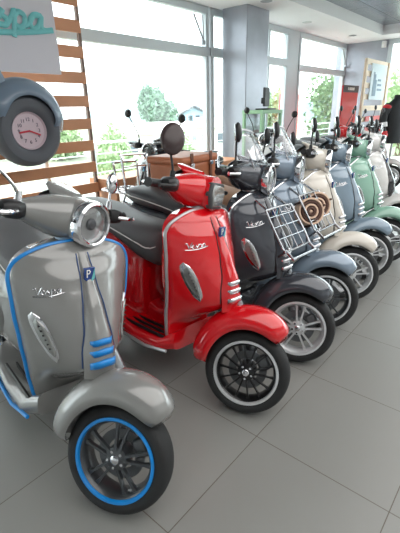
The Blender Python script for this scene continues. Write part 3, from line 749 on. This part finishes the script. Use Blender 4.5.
# second row nearer the windows
for (sxx, syy, ph, pm, hd_, lb) in ((2.5, 3.06, 180, BLK, BLK, 'black scooter in the back row below the outside bushes'),
                        (4.35, 2.86, 180, WHT, BLK, 'white scooter with black headset parked lengthwise before the pillar'),
                        (6.42, 2.15, -95, WHT, RED, 'white scooter with red headset in the back row beyond the green case'),
                        (7.12, 2.2, -95, RED, BLK, 'red scooter with black headset in the back row left of the red poster'),
                        (7.8, 2.1, -95, WHT, BLK, 'white scooter with black headset in the back row below the red poster')):
    scooter(dict(x=sxx, y=syy, phi=ph, lean=0, steer=20, paint=pm, head=hd_, seat=BLACKSEAT, mirror_size=(.04, .04), mirror_stem=BLACKP, label=lb, far=True, script=False, group='scooters in the back row'))

# ------------------------------------------------------------------ luggage
LEATH = mat('orange brown leather', (178, 108, 72), .5, noise=(14, .12))
bx = empty('top_case', (2.27, 2.10, .85), R(5))
MB().box((0, 0, .12), (.44, .32, .2)).build('case_body', LEATH, bx, bevel=.03, bseg=4)
MB().box((0, 0, .235), (.46, .34, .055)).build('lid', LEATH, bx, bevel=.02, bseg=3)
for xx in (-.12, .12):
    MB().box((xx, -.17, .16), (.03, .012, .25)).build('strap', mat('dark brown strap', (110, 66, 46), .5), bx, bevel=.003)
    MB().box((xx, -.178, .20), (.04, .01, .03)).build('buckle', CHROME, bx, bevel=.003)
tag(bx, 'orange brown leather top case box on a chrome rack behind the red scooter', 'case')
# coiled straps on the second front rack
CO1 = mat('tan strap', (222, 190, 166), .6); CO2 = mat('dark brown strap edge', (84, 54, 44), .6)
for n_, (px_, py_, pz_, lb) in enumerate(((2.325, 1.08, .80, 'tan and brown coiled strap on the front rack, left coil facing outward'), (2.495, 1.11, .805, 'tan and brown coiled strap on the front rack, right coil'))):
    e = empty('coiled_strap', (px_, py_, pz_), R(-38)); e.rotation_euler = (R(-20), 0, R(-38))
    for turn in range(4):
        r0 = .080 - turn * .019
        MB().lathe([(r0 - .007, -.05), (r0 + .006, -.05), (r0 + .007, .05), (r0 - .006, .05)], (0, 0, 0), 40, closed=True).build('strap_turn', CO1 if turn % 2 == 0 else CO2, e, bevel=.003)
    MB().ell((0, 0, 0), (.02, .05, .02)).build('core', CO1, e)
    for a in (20, 140, 260):
        MB().tube(smooth_path([(math.cos(R(a)) * .090, -.06, math.sin(R(a)) * .090), (math.cos(R(a)) * .093, 0, math.sin(R(a)) * .093), (math.cos(R(a)) * .090, .06, math.sin(R(a)) * .090)], 4), .007).build('lashing', CO2, e)
    tag(e, lb, 'strap')

# ------------------------------------------------------------------ green display case and monitor
GRN = mat('pale green frame', (138, 180, 142), .45)
gx0, gx1, gy0, gy1, gh = 5.08, 5.63, 3.16, 3.50, 1.40
gc = empty('display_case', ((gx0 + gx1) / 2, (gy0 + gy1) / 2, 0))
hx_, hy_ = (gx1 - gx0) / 2, (gy1 - gy0) / 2
for a in (-1, 1):
    for b3 in (-1, 1):
        MB().box((a * (hx_ - .02), b3 * (hy_ - .02), gh / 2), (.04, .04, gh)).build('post', GRN, gc, bevel=.004)
MB().box((0, 0, gh - .02), (hx_ * 2 + .01, hy_ * 2 + .01, .05)).build('top_panel', GRN, gc, bevel=.004)
MB().box((0, 0, .06), (hx_ * 2 - .01, hy_ * 2 - .01, .10)).build('base', GRN, gc, bevel=.004)
for zz_ in (.5, .95): MB().box((0, 0, zz_), (hx_ * 2 - .09, hy_ * 2 - .09, .01)).build('shelf', CLEAR, gc)
for a in (-1, 1): MB().box((a * (hx_ - .02), 0, gh / 2), (.005, hy_ * 2 - .08, gh - .2)).build('side_glass', glass('window glass'), gc)
tag(gc, 'pale green framed glass display case beside the square pillar', 'display case')
mo = empty('monitor', (5.36, 3.28, gh + .006), R(12))
MB().box((0, 0, .17), (.20, .035, .25)).build('screen', DARKG, mo, bevel=.006)
MB().box((-.09, .01, .12), (.05, .06, .08)).build('arm', BLACKP, mo, bevel=.01)
MB().box((0, 0, .01), (.34, .20, .02)).build('base', BLACKP, mo, bevel=.006)
tag(mo, 'small dark monitor on a flat black base on top of the green display case', 'monitor')
# things in the case
for k, (a, b3, c_, hh, col) in enumerate(((-.12, .02, .955, .18, (120, 90, 100)), (.10, -.03, .955, .14, (70, 80, 110)), (0, 0, .505, .2, (190, 190, 200)))):
    q = MB().lathe([(0, 0), (.045, 0), (.05, .02), (.05, hh * .8), (.03, hh), (0, hh)], (gc.location.x + a, gc.location.y + b3, c_ + .002), 20, 'z').build('canister', mat('canister %d' % k, col, .4))
    tag(q, ('mauve', 'dark blue', 'pale grey')[k] + ' canister on a glass shelf in the green display case', 'canister', None)

# ------------------------------------------------------------------ posters by the far corner
ps = empty('poster_stand', (8.58, 3.3, 0))
REDP = mat('red poster', (214, 44, 48), .5, noise=(6, .12))
MB().box((0, 0, .95), (.80, .03, 1.72)).build('panel', REDP, ps, bevel=.004)
MB().box((0, -.018, 1.755), (.80, .006, .13)).build('header', mat('dark header', (60, 50, 60), .5), ps)
pm_ = MB()
for k, (a, w_) in enumerate(((-.28, .03), (-.21, .04), (-.155, .04), (-.10, .04), (-.045, .04), (.01, .045))): pm_.box((a + .12, -.023, 1.755), (w_, .004, .05))
pm_.build('header_print', mat('white print', (240, 236, 236), .5), ps, flat=True)
pi = MB().ell((-.1, -.02, .75), (.2, .008, .28)).ell((.15, -.02, .85), (.14, .008, .18))
pi.build('picture', mat('dusky picture', (120, 70, 74), .6, noise=(9, .5)), ps)
for sg_ in (-1, 1): MB().box((sg_ * .3, 0, .05), (.05, .35, .09)).build('foot', SATIN, ps)
tag(ps, 'red poster stand with a dark header strip near the far corner', 'poster')
sl = empty('slatted_poster_stand', (9.2, 3.02, 0))
for sg_ in (-1, 1): MB().box((sg_ * .68, 0, 1.14), (.08, .05, 2.28)).build('upright', WOODL, sl, bevel=.004)
for k in range(11): MB().box((0, .01, .12 + .2115 * k), (1.36, .02, .10)).build('slat', WOODL, sl, bevel=.003)
MB().box((.06, -.02, 1.88), (.92, .015, .66)).build('poster', mat('pale blue poster', (206, 220, 226), .6), sl)
ba = MB()
for k, (a, z0_, z1_) in enumerate(((-.26, 1.62, 2.06), (-.19, 1.62, 2.02), (-.12, 1.62, 1.92))): ba.span((a, -.034, z0_), (a + .06, -.029, z1_))
for k in range(3): ba.span((.02, -.034, 1.72 + .09 * k), (.30 - .05 * k, -.029, 1.76 + .09 * k))
ba.build('poster_print', mat('slate blue print', (128, 152, 170), .6), sl, flat=True)
for k in range(4): MB().box((.02, -.02, .55 + .211 * k), (.9, .012, .10)).build('red_card', mat('red card', (206, 48, 50), .5), sl)
tag(sl, 'pale wooden slatted stand with a pale blue poster and red cards at the far corner', 'display stand')
# riding jacket on a stand at the right edge
jk = empty('riding_jacket', (8.9, 2.45, 0), R(-30))
JB = mat('black jacket cloth', (30, 32, 36), .6); JR = mat('red jacket panels', (214, 40, 50), .5)
rows = []
for z, wx_, wy_ in ((.72, .20, .12), (.85, .21, .13), (1.1, .22, .14), (1.3, .25, .14), (1.42, .25, .12), (1.50, .16, .09), (1.56, .08, .07), (1.62, .07, .07)):
    rows.append([(a, b3, z) for a, b3 in sellip(0, 0, wx_, wy_, 24, 2.4)])
MB().grid(rows, closeu=True, cap=True).build('torso', JB, jk, ang=60)
for sg_ in (-1, 1):
    sv_ = MB().tube(smooth_path([(sg_ * .20, 0, 1.42), (sg_ * .30, -.01, 1.30), (sg_ * .33, -.03, 1.08), (sg_ * .31, -.10, .84)], 6), [.085] * 6 + [.075] * 7 + [.055] * 6, 16).build('sleeve', JB, jk)
    MB().ell((sg_ * .26, -.01, 1.40), (.085, .085, .055)).build('shoulder_panel', JR, sv_)
    MB().tube([(sg_ * .325, -.045, 1.04), (sg_ * .33, -.03, 1.12)], .082, 14).build('elbow_panel', mat('white plastic', (232, 232, 232)), sv_)
    MB().tube([(sg_ * .315, -.095, .86), (sg_ * .322, -.07, .95)], .07, 14).build('cuff_panel', JR, sv_)
MB().tube([(0, 0, .02), (0, 0, .75)], .02).build('stand_pole', SATIN, jk)
MB().lathe([(0, 0), (.2, 0), (.2, .015), (0, .03)], (0, 0, 0), 24, 'z').build('stand_base', SATIN, jk)
tag(jk, 'black riding jacket with red and white panels on a stand at the right edge', 'jacket')
# red banner outside the right bay
bn = empty('banner', (9.6, 5.2, -.15))
MB().box((0, 0, 1.35), (.95, .04, 1.1)).build('cloth', mat('red orange banner', (226, 96, 84), .6, noise=(4, .12)), bn, bevel=.01)
for sg_ in (-1, 1): MB().tube([(sg_ * .45, .03, 0), (sg_ * .45, .03, 1.9)], .015).build('pole', SATIN, bn)
MB().ell((-.25, -.04, 1.78), (.12, .03, .13)).build('print', BLACKP, bn)
tag(bn, 'blurred red orange banner outside the right window bay', 'banner')
